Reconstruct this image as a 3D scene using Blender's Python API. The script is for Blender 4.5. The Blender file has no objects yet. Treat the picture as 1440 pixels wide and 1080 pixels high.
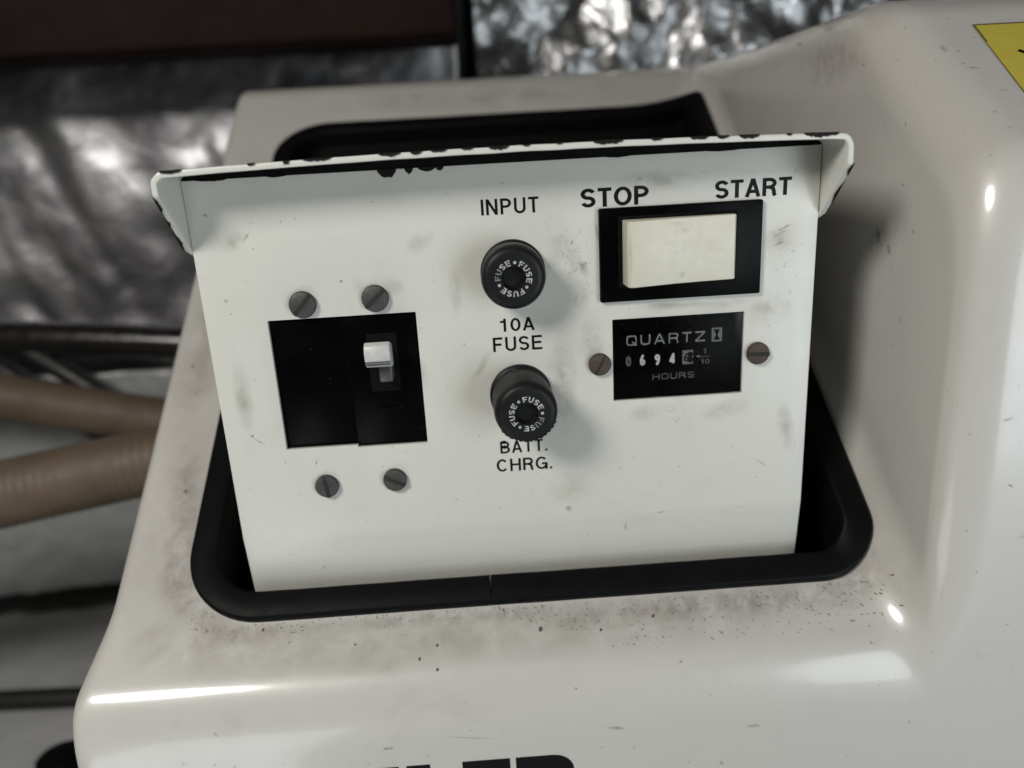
import bpy, math, random
from mathutils import Vector, Matrix
random.seed(7)
S = 0.001                                   # everything below is written in millimetres
R = math.radians
sc = bpy.context.scene
COL = sc.collection

# ------------------------------------------------------------------ camera
cd = bpy.data.cameras.new('camera'); cam = bpy.data.objects.new('camera', cd); COL.objects.link(cam)
cam.matrix_world = Matrix(((0.99754193, 0.06515523, -0.0257857, -7.13849*S),
                           (-0.04366417, 0.29017294, -0.95597756, -209.89088*S),
                           (-0.05480463, 0.95475361, 0.29230463, 3.09137*S),
                           (0, 0, 0, 1)))
cd.sensor_width = 36; cd.lens = 1075/1440*36
cd.clip_start = 0.005; cd.clip_end = 20
cd.dof.use_dof = True; cd.dof.focus_distance = 0.208; cd.dof.aperture_fstop = 7.5
sc.camera = cam

# ------------------------------------------------------------------ light
w = bpy.data.worlds.new('World'); sc.world = w; w.use_nodes = True
w.node_tree.nodes['Background'].inputs[0].default_value = (1.0, 0.95, 0.86, 1)
w.node_tree.nodes['Background'].inputs[1].default_value = 0.04
def lamp(name, loc, aim, size, power, color, size_y=None, shape='ELLIPSE'):
    l = bpy.data.lights.new(name, 'AREA'); l.energy = power; l.color = color
    l.shape = shape if size_y else 'DISK'; l.size = size*S
    if size_y: l.size_y = size_y*S
    o = bpy.data.objects.new(name, l); COL.objects.link(o)
    o.location = Vector(loc)*S
    o.rotation_euler = (Vector(aim)-Vector(loc)).to_track_quat('-Z', 'Y').to_euler()
    return o
lamp('ceiling_lamp', (-370, -420, 330), (0, 0, -70), 200, 4.2, (1.0, 0.97, 0.91), 200)
lamp('window_light', (470, -600, -120), (140, 0, -80), 400, 3.5, (0.88, 0.96, 1.0), 640)
lamp('reflection_fill', (-190, -270, -300), (-190, -269.9, 0), 136, .30, (0.92, 0.97, 1.0), 210, 'RECTANGLE')  # added unseen lamp near the floor, makes a bright reflection on the hood front
sc.cycles.transparent_max_bounces = 40
sc.view_settings.view_transform = 'Standard'; sc.view_settings.look = 'None'
sc.view_settings.exposure = 0; sc.view_settings.gamma = 1

# ------------------------------------------------------------------ materials
def new_mat(name):
    m = bpy.data.materials.new(name); m.use_nodes = True
    return m, m.node_tree, m.node_tree.nodes['Principled BSDF']
def nd(nt, typ, **kw):
    n = nt.nodes.new(typ)
    for k, v in kw.items():
        if k in n.inputs: n.inputs[k].default_value = v
        else: setattr(n, k, v)
    return n
def noise(nt, co, scale, detail=4, rough=.55, dist=0):
    n = nd(nt, 'ShaderNodeTexNoise'); n.inputs['Scale'].default_value = scale
    n.inputs['Detail'].default_value = detail; n.inputs['Roughness'].default_value = rough
    n.inputs['Distortion'].default_value = dist
    nt.links.new(co, n.inputs['Vector']); return n.outputs['Fac']
def ramp(nt, fac, a, b, ca=(0, 0, 0, 1), cb=(1, 1, 1, 1)):
    r = nd(nt, 'ShaderNodeValToRGB'); e = r.color_ramp.elements
    e[0].position = a; e[0].color = ca; e[1].position = b; e[1].color = cb
    nt.links.new(fac, r.inputs[0]); return r.outputs[0]
def mix(nt, fac, a, b, typ='MIX'):
    m = nd(nt, 'ShaderNodeMix', data_type='RGBA', blend_type=typ)
    for s, v in ((m.inputs[0], fac), (m.inputs[6], a), (m.inputs[7], b)):
        if hasattr(v, 'links'): nt.links.new(v, s)
        else: s.default_value = v
    return m.outputs[2]
def bump(nt, h, strength, dist, prev=None):
    b = nd(nt, 'ShaderNodeBump'); b.inputs['Strength'].default_value = strength; b.inputs['Distance'].default_value = dist
    nt.links.new(h, b.inputs['Height'])
    if prev: nt.links.new(prev, b.inputs['Normal'])
    return b.outputs[0]
def coords(nt, scale=(1, 1, 1)):
    t = nd(nt, 'ShaderNodeTexCoord'); m = nd(nt, 'ShaderNodeMapping'); m.inputs['Scale'].default_value = scale
    nt.links.new(t.outputs['Object'], m.inputs[0]); return m.outputs[0]

def paint(name, base, dirt, rough, wear=.3, speck=.5, coat=0.0, peel=.06):
    m, nt, p = new_mat(name); co = coords(nt)
    col = mix(nt, ramp(nt, noise(nt, co, 14, 5, .6), .35, .75), base, tuple(a*(1-.10*wear)+b*.10*wear for a, b in zip(base, dirt)))
    big = ramp(nt, noise(nt, co, 38, 8, .68, .6), .56, .82)
    col = mix(nt, mix(nt, 1.0, big, (wear,)*3+(1,), 'MULTIPLY'), col, tuple(.55*a+.45*b for a, b in zip(base, dirt)))
    st = coords(nt, (1, 1, .35))
    sm = ramp(nt, noise(nt, st, 120, 6, .72, 1.2), .63, .80)
    col = mix(nt, mix(nt, 1.0, sm, (wear,)*3+(1,), 'MULTIPLY'), col, tuple(.45*a+.55*b for a, b in zip(base, dirt)))
    sp = ramp(nt, noise(nt, co, 520, 2, .5), .735, .76)
    col = mix(nt, mix(nt, 1.0, sp, (speck,)*3+(1,), 'MULTIPLY'), col, dirt)
    nt.links.new(col, p.inputs['Base Color'])
    r = ramp(nt, noise(nt, co, 60, 6, .65), .3, .8, (rough-.05,)*3+(1,), (rough+.14,)*3+(1,))
    nt.links.new(r, p.inputs['Roughness'])
    p.inputs['Coat Weight'].default_value = coat; p.inputs['Coat Roughness'].default_value = .12
    b = bump(nt, noise(nt, co, 420, 2, .5), peel, .0004)
    b = bump(nt, noise(nt, co, 45, 2, .5), peel*1.6, .0015, b)
    nt.links.new(b, p.inputs['Normal'])
    return m
def simple(name, col, rough, metal=0, bs=0, bscale=800, var=.25, vscale=60, spec=.5):
    m, nt, p = new_mat(name); co = coords(nt)
    c = mix(nt, ramp(nt, noise(nt, co, vscale, 6, .65), .3, .75), col+(1,), tuple(x*(1-var) for x in col)+(1,))
    nt.links.new(c, p.inputs['Base Color'])
    r = ramp(nt, noise(nt, co, vscale*2.3, 5, .6), .25, .8, (max(rough-.08, .02),)*3+(1,), (min(rough+.12, 1),)*3+(1,))
    nt.links.new(r, p.inputs['Roughness'])
    p.inputs['Metallic'].default_value = metal; p.inputs['Specular IOR Level'].default_value = spec
    if bs: nt.links.new(bump(nt, noise(nt, co, bscale, 3, .6), bs, .0003), p.inputs['Normal'])
    return m
M_SHELL = paint('white_gelcoat', (.435, .420, .396, 1), (.10, .12, .09, 1), .34, .45, .6, .55, .07)
M_PANEL = paint('white_panel_paint', (.49, .49, .452, 1), (.17, .15, .12, 1), .36, .40, .5, .15, .10)
M_RUBBER = simple('black_rubber', (.003, .0032, .0035), .5, bs=.10, spec=.08)
M_WELL = simple('dark_liner', (.003, .003, .003), .8, spec=.1)
M_INK = simple('black_ink', (.004, .004, .0045), .5, var=.1, spec=.12)
M_BLACK = simple('black_plastic', (.0012, .0012, .0013), .3, spec=.05)
M_FUSE = simple('black_phenolic', (.007, .0073, .0078), .45, bs=.12, spec=.2)
M_CREAM = simple('cream_plastic', (.50, .485, .40), .4, var=.10, bs=.05, vscale=160)
M_LEVER = simple('pale_grey_plastic', (.46, .46, .445), .36, var=.2, vscale=500)
M_GREYINK = simple('worn_white_print', (.42, .43, .43), .6, var=.65, vscale=900)
M_DIMINK = simple('faded_grey_print', (.17, .175, .18), .6, var=.5, vscale=900)
M_DIGIT = simple('white_counter_digit', (.80, .80, .78), .6, var=.15, vscale=700)
M_SCREW = simple('dull_zinc', (.075, .075, .072), .5, .6, bs=.3, bscale=1500, var=.4, vscale=300)
M_RUST = simple('browned_steel', (.075, .056, .046), .6, .45, bs=.35, bscale=1400, var=.5, vscale=350)
M_SLOT = simple('slot_black', (.012, .011, .010), .8)  # near-black colour of the cut slots
M_CHIP = simple('bare_dark_metal', (.008, .006, .005), .6, 0, var=.5, vscale=500, spec=.15)
M_YELLOW = simple('yellow_vinyl', (.44, .37, .055), .42, var=.12, vscale=90)
M_BROWNINK = simple('sticker_edge', (.12, .09, .03), .6)
M_HOSE = simple('tan_hose_rubber', (.115, .083, .054), .6, var=.35, vscale=40, bs=.2)
M_BEAM = simple('dark_red_wood', (.012, .0045, .003), .7, var=.5, vscale=18, spec=.12)
M_FLOOR = simple('grey_floor_paint', (.50, .505, .50), .42, var=.35, vscale=22, bs=.1)
M_WALL = simple('dark_hull', (.035, .035, .036), .7, var=.4, vscale=12)
M_CABLE = simple('black_cable', (.008, .008, .008), .5)

def foil_mat(name, k, rough, c1, c2):
    m, nt, p = new_mat(name); co = coords(nt)
    v = nd(nt, 'ShaderNodeTexVoronoi', feature='DISTANCE_TO_EDGE'); v.inputs['Scale'].default_value = 26
    wv = nd(nt, 'ShaderNodeVectorMath', operation='ADD')
    n = nd(nt, 'ShaderNodeTexNoise'); n.inputs['Scale'].default_value = 30; n.inputs['Detail'].default_value = 4
    nt.links.new(co, n.inputs['Vector'])
    sc_ = nd(nt, 'ShaderNodeVectorMath', operation='SCALE'); sc_.inputs['Scale'].default_value = .03
    nt.links.new(n.outputs['Color'], sc_.inputs[0]); nt.links.new(sc_.outputs[0], wv.inputs[0]); nt.links.new(co, wv.inputs[1])
    nt.links.new(wv.outputs[0], v.inputs['Vector'])
    b = bump(nt, v.outputs['Distance'], .30*k, .010)
    b = bump(nt, noise(nt, co, 70, 4, .55, 1.0), .28*k, .004, b)
    nt.links.new(b, p.inputs['Normal'])
    c = mix(nt, ramp(nt, noise(nt, co, 12, 4), .4, .7), c1+(1,), c2+(1,))
    nt.links.new(c, p.inputs['Base Color'])
    p.inputs['Metallic'].default_value = 1; p.inputs['Roughness'].default_value = rough
    return m
M_FOIL = foil_mat('bright_foil', 1.0, .30, (.42, .42, .42), (.22, .22, .23))
M_DULL = foil_mat('dull_foil', .4, .45, (.40, .40, .41), (.20, .195, .21))

def decal(name, col, strength, scale):
    """a thin smear of dirt: soft edge from the patch's own UV, broken up by noise"""
    m, nt, p = new_mat(name); co = coords(nt)
    p.inputs['Base Color'].default_value = col+(1,); p.inputs['Roughness'].default_value = .6
    uv = nd(nt, 'ShaderNodeTexCoord'); ln = nd(nt, 'ShaderNodeVectorMath', operation='LENGTH')
    nt.links.new(uv.outputs['UV'], ln.inputs[0])
    fall = ramp(nt, ln.outputs['Value'], .0, 1.0, (1, 1, 1, 1), (0, 0, 0, 1))
    nz = ramp(nt, noise(nt, co, scale, 5, .6, .5), .30, .80)
    a = mix(nt, 1.0, fall, nz, 'MULTIPLY')
    a = mix(nt, 1.0, a, (strength,)*3+(1,), 'MULTIPLY')
    nt.links.new(a, p.inputs['Alpha'])
    return m
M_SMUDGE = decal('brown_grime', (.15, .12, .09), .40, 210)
M_FILM = decal('brown_film', (.20, .165, .125), .34, 75)  # broad soft brownish patches that darken the sloping ledge
M_PALE = decal('pale_scuff', (.62, .62, .58), .55, 500)
M_SCUFF = decal('grey_scuff', (.06, .057, .052), .85, 700)
M_YELLOWED = decal('yellowish_stain', (.33, .28, .19), .35, 180)

# ------------------------------------------------------------------ object helpers
ORG = {}
def tag(o, label=None, cat=None, group=None, kind=None):
    if label: o['label'] = label
    if cat: o['category'] = cat
    if group: o['group'] = group
    if kind: o['kind'] = kind
    return o
def thing(name, loc, label, cat, group=None):
    o = bpy.data.objects.new(name, None); COL.objects.link(o); o.location = Vector(loc)*S
    o.empty_display_size = .01
    ORG[o.name] = Vector(loc); return tag(o, label, cat, group)
def mesh(name, V, F, mat, parent=None, org=None, smooth=None, bevel=0, seg=2, solid=0, uv=None, soloff=-1):
    if org is None:
        org = ORG[parent.name] if parent else Vector((0, 0, 0))
    org = Vector(org)
    me = bpy.data.meshes.new(name)
    me.from_pydata([tuple((Vector(v)-org)*S) for v in V], [], F)
    me.materials.append(mat); me.update()
    if uv:
        l = me.uv_layers.new(name='UVMap')
        for i, lp in enumerate(me.loops): l.data[i].uv = uv[lp.vertex_index]
    o = bpy.data.objects.new(name, me); COL.objects.link(o)
    ORG[o.name] = org
    if parent:
        o.parent = parent; o.location = (org-ORG[parent.name])*S
    else: o.location = org*S
    if solid:
        md = o.modifiers.new('solid', 'SOLIDIFY'); md.thickness = solid*S; md.offset = soloff
    if bevel:
        md = o.modifiers.new('bevel', 'BEVEL'); md.width = bevel*S; md.segments = seg; md.limit_method = 'ANGLE'; md.angle_limit = R(35)
    if smooth is not None:
        me.polygons.foreach_set('use_smooth', [True]*len(me.polygons))
    if o.modifiers:
        bpy.context.view_layer.update()
        me2 = bpy.data.meshes.new_from_object(o.evaluated_get(bpy.context.evaluated_depsgraph_get()))
        o.modifiers.clear(); o.data = me2; bpy.data.meshes.remove(me); me = me2; me.name = name
    if smooth is not None and smooth < 180: me.set_sharp_from_angle(angle=R(smooth))
    return o
def box_vf(x0, x1, y0, y1, z0, z1):
    V = [(x0, y0, z0), (x1, y0, z0), (x1, y1, z0), (x0, y1, z0), (x0, y0, z1), (x1, y0, z1), (x1, y1, z1), (x0, y1, z1)]
    F = [(0, 3, 2, 1), (4, 5, 6, 7), (0, 1, 5, 4), (1, 2, 6, 5), (2, 3, 7, 6), (3, 0, 4, 7)]
    return V, F
def box(name, b, mat, parent=None, bevel=.3, seg=2, **k):
    V, F = box_vf(*b)
    return mesh(name, V, F, mat, parent, org=((b[0]+b[1])/2, (b[2]+b[3])/2, b[4]) if not k.get('org') else k.pop('org'), bevel=bevel, seg=seg, smooth=40, **k)
def lathe_y(cx, cz, prof, n=48, mod=None):
    """revolve (radius, y) about the axis along Y through (cx, cz)"""
    V, F = [], []
    for j, (r, y) in enumerate(prof):
        for i in range(n):
            a = 2*math.pi*i/n; rr = r if not mod else mod(r, a, j)
            V.append((cx+rr*math.cos(a), y, cz+rr*math.sin(a)))
    for j in range(len(prof)-1):
        for i in range(n):
            a, b = j*n+i, j*n+(i+1) % n
            F.append((a, b, b+n, a+n))
    F.append(tuple(range(n))[::-1]); F.append(tuple((len(prof)-1)*n+i for i in range(n)))
    return V, F

# ------------------------------------------------------------------ stroke lettering
def arc(cx, cy, rx, ry, a0, a1, n=18):
    return [(cx+rx*math.cos(R(a0+(a1-a0)*i/n)), cy+ry*math.sin(R(a0+(a1-a0)*i/n))) for i in range(n+1)]
def glyph(c, W, t):
    h = t/2; l, r, b, p = h, W-h, h, 1-h; cx = W/2
    ro = min(W/2-h, .3)
    if c == 'I': return [[(h, 0), (h, 1)]]
    if c == '1': return [[(cx+.04, 0), (cx+.04, 1)], [(cx+.04, .80), (cx-.24, .74)]]
    if c == 'N': return [[(l, 0), (l, 1)], [(r, 0), (r, 1)], [(l+.01, .97), (r-.01, .03)]]
    if c == 'P': return [[(l, 0), (l, 1)], [(l, p), (r-.26, p)]+arc(r-.26, .74-h/2, .26, p-.74+h/2, 90, -90)[1:]+[(l, .48-0)]]
    if c == 'R': return [[(l, 0), (l, 1)], [(l, p), (r-.28, p)]+arc(r-.28, .745-h/2, .26, p-.745+h/2, 90, -90)[1:]+[(l, .49)],
                         [(r-.28, .48), (r-.10, .42), (r-.05, .28), (r-.03, .1), (r+.02, 0)]]
    if c == 'U': return [[(l, 1), (l, h+ro)]+arc(l+ro, b+ro, ro, ro, 180, 270)[1:]+arc(r-ro, b+ro, ro, ro, 270, 360)+[(r, 1)]]
    if c == 'T': return [[(0, p), (W, p)], [(cx, p), (cx, 0)]]
    if c == 'S':
        ry = (1-t)/4; rx = W/2-h
        return [arc(cx, p-ry, rx, ry, 18, 270, 26)+arc(cx, b+ry, rx, ry, 90, -162, 26)[1:]]
    if c == 'O': return [arc(cx, .5, W/2-h, .5-h, 0, 360, 40)]
    if c == '0': return [arc(cx, .5, W/2-h, .5-h, 0, 360, 40)]
    if c == 'D': return [[(l, 0), (l, 1)], [(l, p), (cx, p)]+arc(cx, .5, W/2-h, .5-h, 90, -90, 24)+[(l, b)]]
    if c == 'A': return [[(h*.9, 0), (cx, 1)], [(W-h*.9, 0), (cx, 1)], [(W*.20, .30), (W*.80, .30)]]
    if c == 'F': return [[(l, 0), (l, 1)], [(l, p), (W, p)], [(l, .50), (W*.88, .50)]]
    if c == 'E': return [[(l, 0), (l, 1)], [(l, p), (W, p)], [(l, .515), (W*.93, .515)], [(l, b), (W, b)]]
    if c == 'B': return [[(l, 0), (l, 1)], [(l, p), (r-.25, p)]+arc(r-.26, (p+.52)/2, .23, (p-.52)/2, 90, -90)+[(l, .52)],
                         [(l, .52), (r-.24, .52)]+arc(r-.25, (.52+b)/2, .25, (.52-b)/2, 90, -90)+[(l, b)]]
    if c == 'C': return [arc(cx, .5, W/2-h, .5-h, 40, 320, 34)]
    if c == 'G': return [arc(cx, .5, W/2-h, .5-h, 40, 318, 34)+[(r, .30), (r, .45)], [(cx+.02, .46), (W, .46)], [(r, .46), (r, 0)]]
    if c == 'H': return [[(l, 0), (l, 1)], [(r, 0), (r, 1)], [(l, .52), (r, .52)]]
    if c == 'Q':
        q = .22
        return [[(l+q, p)]+[(r-q, p)]+arc(r-q, p-q, q, q, 90, 0, 6)[1:]+arc(r-q, b+q, q, q, 0, -90, 6)+arc(l+q, b+q, q, q, -90, -180, 6)+arc(l+q, p-q, q, q, 180, 90, 6), [(cx+.05, .38), (W, 0)]]
    if c == 'o':
        q = .25
        return [[(l+q, p)]+[(r-q, p)]+arc(r-q, p-q, q, q, 90, 0, 6)[1:]+arc(r-q, b+q, q, q, 0, -90, 6)+arc(l+q, b+q, q, q, -90, -180, 6)+arc(l+q, p-q, q, q, 180, 90, 6)]
    if c == 'Z': return [[(0, p), (W-.02, p)], [(r+h*.6, p), (l-h*.6, b)], [(0, b), (W, b)]]
    if c == '6': return [arc(cx, .31, W/2-h, .31-h, 0, 360, 26), [(l, .33), (l+.02, .58), (cx, .93), (r-.03, .95)]]
    if c == '9': return [arc(cx, .69, W/2-h, .31-h, 0, 360, 26), [(r, .67), (r-.02, .42), (cx, .07), (l+.03, .05)]]
    if c == '4': return [[(W*.72, 0), (W*.72, 1)], [(W*.72, .96), (h*.8, .27)], [(0, .25), (W, .25)]]
    if c == '8': return [arc(cx, .735, W/2-h*1.3, .265-h, 0, 360, 24), arc(cx, .27, W/2-h, .27-h, 0, 360, 26)]
    if c == '.': return [[(h, 0), (h, t*1.1)]]
    if c == '-': return [[(0, .45), (W, .45)]]
    return []
WID = dict(I=.13, N=.68, P=.64, U=.68, T=.60, S=.64, O=.78, A=.72, R=.68, F=.60, E=.64, B=.67, C=.74, H=.70, G=.78, Q=1.1, Z=1.0, D=.7)
WID.update({'1': .5, '0': .62, '.': .14, '6': .6, '9': .6, '4': .62, '8': .62, '-': .35, 'o': 1.05})
def ribbon(pl, t):
    """2-D polyline -> quads of width t"""
    closed = abs(pl[0][0]-pl[-1][0])+abs(pl[0][1]-pl[-1][1]) < 1e-5 and len(pl) > 3
    pts = []
    for q in pl:
        if not pts or abs(q[0]-pts[-1][0])+abs(q[1]-pts[-1][1]) > 1e-6: pts.append(q)
    if closed and abs(pts[0][0]-pts[-1][0])+abs(pts[0][1]-pts[-1][1]) < 1e-5: pts = pts[:-1]
    n = len(pts); V, F = [], []
    for i, q in enumerate(pts):
        a = pts[i-1] if (i or closed) else None; b = pts[(i+1) % n] if (i < n-1 or closed) else None
        d1 = Vector((q[0]-a[0], q[1]-a[1])).normalized() if a else None
        d2 = Vector((b[0]-q[0], b[1]-q[1])).normalized() if b else None
        if d1 is None: d1 = d2
        if d2 is None: d2 = d1
        d = (d1+d2); d = d.normalized() if d.length > 1e-6 else d1
        nrm = Vector((-d.y, d.x)); k = 1/max(.5, nrm.dot(Vector((-d2.y, d2.x))))
        V += [(q[0]+nrm.x*t/2*k, q[1]+nrm.y*t/2*k), (q[0]-nrm.x*t/2*k, q[1]-nrm.y*t/2*k)]
    m = n if closed else n-1
    for i in range(m):
        j = (i+1) % n
        F.append((2*i, 2*i+1, 2*j+1, 2*j))
    return V, F
def text2d(s, t, gap=.16, widths=None):
    """returns list of (V, F, strokeindex) and the total width, cap height 1"""
    out, x = [], 0
    for c in s:
        if c == ' ': x += .35; continue
        W = (widths or {}).get(c, WID.get(c, .6))
        for k, pl in enumerate(glyph(c, W, t)):
            V, F = ribbon(pl, t)
            out.append(([(a+x, b) for a, b in V], F, k))
        x += W+gap
    return out, x-gap
def text_obj(name, s, mat, parent, x0, x1, z0, hgt, y, t=.15, gap=.16, skew=0, widths=None, rotz=0):
    """flat print on a plane facing -Y, spanning x0..x1 with baseline z0"""
    parts, W = text2d(s, t, gap, widths)
    V, F = [], []; sx = (x1-x0)/W
    for v, f, k in parts:
        o = len(V)
        V += [(x0+a*sx, y-.012*k, z0+b*hgt+(a*sx)*rotz) for a, b in v]
        F += [tuple(i+o for i in q) for q in f]
    return mesh(name, V, F, mat, parent, org=((x0+x1)/2, y, z0))

# ------------------------------------------------------------------ hood geometry: frame (x, u up the slope, h off the slope)
CA, SA = math.cos(R(35)), math.sin(R(35))
O = Vector((0, -9.0, -127.28))
def P(x, u, h): return Vector((x, O.y+u*CA-h*SA, O.z+u*SA+h*CA))
TF, TT = math.tan(R(55)), math.tan(R(35))
UF, UB, HB = -25.6, 295.0, 109.8
def smin(a, b, k):
    q = max(k-abs(a-b), 0)/k
    return min(a, b)-q*q*k/4
def h_low(u): return smin(smin((u-UF)*TF, 0.0, 13), -(u-UB)*TT, 8)
def h_high(u): return smin(smin((u-UF)*TF, HB, 20), -(u-UB)*TT, 10)
XW, RC, RV = 112.0, 17.0, 15.0
def x_left(u):
    q = min(max((12-u)/36, 0), 1); q = q*q*(3-2*q)
    return -127.6-.018*max(u, 0)-4.6*q
def section(u):
    """the cross-section at one u as a list of (x, h)"""
    a, b = h_low(u), h_high(u); d = max(b-a, 0)
    th = blend_angle(d)
    xl = x_left(u); re = 5.0
    pts = []
    for i in range(8): pts.append((xl, a-re-150*(1-i/8)**1.5))
    for i in range(7):
        t = R(180-90*i/6); pts.append((xl+re+re*math.cos(t), a-re+re*math.sin(t)))
    n = 116; xs = xl+re; xe = XW-RC-4
    for i in range(1, n): pts.append((xs+(xe-xs)*i/n, a))
    # the step up to the raised part: two tangent arcs and a straight wall, resampled evenly
    q = [(xe, a), (XW-RC*math.sin(th)-.01, a)]
    q += [(XW-RC*math.sin(th)+RC*math.sin(th*i/24), a+RC-RC*math.cos(th*i/24)) for i in range(1, 25)]
    q += [(XW+RV*math.sin(th)-RV*math.sin(th*(24-i)/24), b-RV+RV*math.cos(th*(24-i)/24)) for i in range(0, 25)]
    q += [(XW+RV+4, b)]
    L = [0]
    for p0, p1 in zip(q, q[1:]): L.append(L[-1]+math.hypot(p1[0]-p0[0], p1[1]-p0[1]))
    m = 64; k = 0
    for i in range(m+1):
        t = L[-1]*i/m
        while k < len(q)-2 and L[k+1] < t: k += 1
        f = (t-L[k])/max(L[k+1]-L[k], 1e-9)
        pts.append((q[k][0]+(q[k+1][0]-q[k][0])*f, q[k][1]+(q[k+1][1]-q[k][1])*f))
    for i in range(1, 25): pts.append((XW+RV+4+(260-XW-RV-4)*i/24, b))
    return pts
def blend_angle(d): return math.acos(max(1-d/(RC+RV), 0.0)) if d > 0 else 0.0
def h_surf(x, u):
    a, b = h_low(u), h_high(u); th = blend_angle(max(b-a, 0))
    q = min(x-(XW-RC*math.sin(th)), RC*math.sin(th))
    return a if q <= 0 else a+RC-math.sqrt(max(RC*RC-q*q, 0))
# opening outline, rounded rectangle in (x, u)
OX0, OX1, OU0, OU1 = -104.8, 107.3, 0.0, 255.0
def warp(x, u):
    return 11*max(0, (x-70)/37)**2*min(max((u-150)/100, 0), 1)
def outline(inset=0, n=10):
    rad = dict(FL=24, FR=18, BR=12, BL=26)
    x0, x1, u0, u1 = OX0+inset, OX1-inset, OU0+inset, OU1-inset
    pts = []
    def side(a, b, k):
        for i in range(1, k): pts.append((a[0]+(b[0]-a[0])*i/k, a[1]+(b[1]-a[1])*i/k))
    def corner(cx, cu, r, a0):
        for i in range(n+1):
            t = R(a0+90*i/n); pts.append((cx+r*math.cos(t), cu+r*math.sin(t)))
    fl, fr, br, bl = [max(rad[k]-inset, 2) for k in ('FL', 'FR', 'BR', 'BL')]
    xs = -11.6                                # the joint in the trim
    pts.append((xs+.12, u0)); side((xs, u0), (x1-fr, u0), 14)
    corner(x1-fr, u0+fr, fr, -90); side((x1, u0+fr), (x1, u1-br), 24)
    corner(x1-br, u1-br, br, 0); side((x1-br, u1), (x0+bl, u1), 20)
    corner(x0+bl, u1-bl, bl, 90); side((x0, u1-bl), (x0, u0+fl), 24)
    corner(x0+fl, u0+fl, fl, 180); side((x0+fl, u0), (xs, u0), 12)
    pts.append((xs-.12, u0))
    return [(x, u+warp(x, u)) for x, u in pts]
def inside(x, u, m):
    u -= warp(x, u)
    x0, x1, u0, u1 = OX0+m, OX1-m, OU0+m, OU1-m
    if not (x0 < x < x1 and u0 < u < u1): return False
    for cx, cu, r, sx, su in ((x0, u0, 24-m, 1, 1), (x1, u0, 18-m, -1, 1), (x1, u1, 12-m, -1, -1), (x0, u1, 26-m, 1, -1)):
        px, pu = (x-cx)*sx, (u-cu)*su
        if px < r and pu < r and (px-r)**2+(pu-r)**2 > r*r: return False
    return True

# ------------------------------------------------------------------ the setting
FLOOR = -330.0
def grid(nx, ny, fn):
    V = [fn(i/(nx-1), j/(ny-1)) for j in range(ny) for i in range(nx)]
    F = [(j*nx+i, j*nx+i+1, (j+1)*nx+i+1, (j+1)*nx+i) for j in range(ny-1) for i in range(nx-1)]
    return V, F
from mathutils import noise as mn
V, F = box_vf(-900, 900, -900, 560, FLOOR-10, FLOOR)
tag(mesh('floor', V, F, M_FLOOR, smooth=40), kind='structure')
V, F = box_vf(-900, 900, 392, 402, FLOOR, 700)
tag(mesh('wall_back', V, F, M_WALL, smooth=40), kind='structure')
def foil(name, x0, x1, z0, z1, y, seed, label, mat, amp=16, ragged=0, nx=150, ny=110, folds=1.0):
    def fn(s, t):
        x = x0+(x1-x0)*s
        zb = z0+ragged*(mn.noise(Vector((x*.03, seed, 0)))+.6*mn.noise(Vector((x*.11, seed, 3))))
        z = zb+(z1-zb)*t
        v = Vector((x*.008, z*.008, seed))
        d = amp*mn.noise(v)+amp*.55*abs(mn.noise(v*2.7))+amp*.25*abs(mn.noise(v*6.5))
        d += folds*6*abs(mn.noise(Vector((x*.02+z*.006, z*.003, seed+5))))
        return (x, y-d, z)
    V, F = grid(nx, ny, fn)
    o = mesh(name, V, F, mat, smooth=180, solid=.5, org=((x0+x1)/2, y, z0))
    return tag(o, label, 'insulation', 'foil insulation sheets on the wall')
foil('foil_insulation', -640, -16, -283, 330, 350, 2.3, 'dull crinkled silver foil sheet hanging behind the tan hoses', M_DULL, amp=8, ragged=9, folds=1.6)
foil('foil_insulation', -6, 520, -250, 330, 385, 9.1, 'bright crumpled silver foil sheet behind the raised white hood', M_FOIL, amp=15, folds=2.0)
bm_ = box('overhead_beam', (-640, -14, 250, 300, 65, 220), M_BEAM, bevel=4, seg=3)
tag(bm_, 'dark reddish brown beam above the dull foil sheet', 'beam')

def tube(name, path, r, mat, parent=None, n=20, rib=0, ribstep=4, label=None, cat=None, group=None):
    # Catmull-Rom through the points
    pts = []
    q = [Vector(p) for p in path]; q = [q[0]*2-q[1]]+q+[q[-1]*2-q[-2]]
    for i in range(1, len(q)-2):
        L = (q[i+1]-q[i]).length; k = max(4, int(L/(ribstep/4 if rib else 5)))
        for j in range(k):
            t = j/k
            pts.append(.5*((2*q[i])+(q[i+1]-q[i-1])*t+(2*q[i-1]-5*q[i]+4*q[i+1]-q[i+2])*t*t+(3*q[i]-q[i-1]-3*q[i+1]+q[i+2])*t**3))
    pts.append(q[-2])
    V, F = [], []; s = 0
    for i, p in enumerate(pts):
        d = (pts[min(i+1, len(pts)-1)]-pts[max(i-1, 0)]).normalized()
        if i: s += (p-pts[i-1]).length
        a = d.cross(Vector((0, 0, 1))).normalized(); b = a.cross(d)
        rr = r+rib*(.5+.5*math.cos(2*math.pi*s/ribstep))
        for j in range(n):
            t = 2*math.pi*j/n; V.append(p+a*rr*math.cos(t)+b*rr*math.sin(t))
    for i in range(len(pts)-1):
        for j in range(n):
            F.append((i*n+j, i*n+(j+1) % n, (i+1)*n+(j+1) % n, (i+1)*n+j))
    F.append(tuple(range(n))[::-1]); F.append(tuple((len(pts)-1)*n+j for j in range(n)))
    o = mesh(name, V, F, mat, parent, org=path[0], smooth=60)
    if label: tag(o, label, cat, group)
    return o
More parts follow.
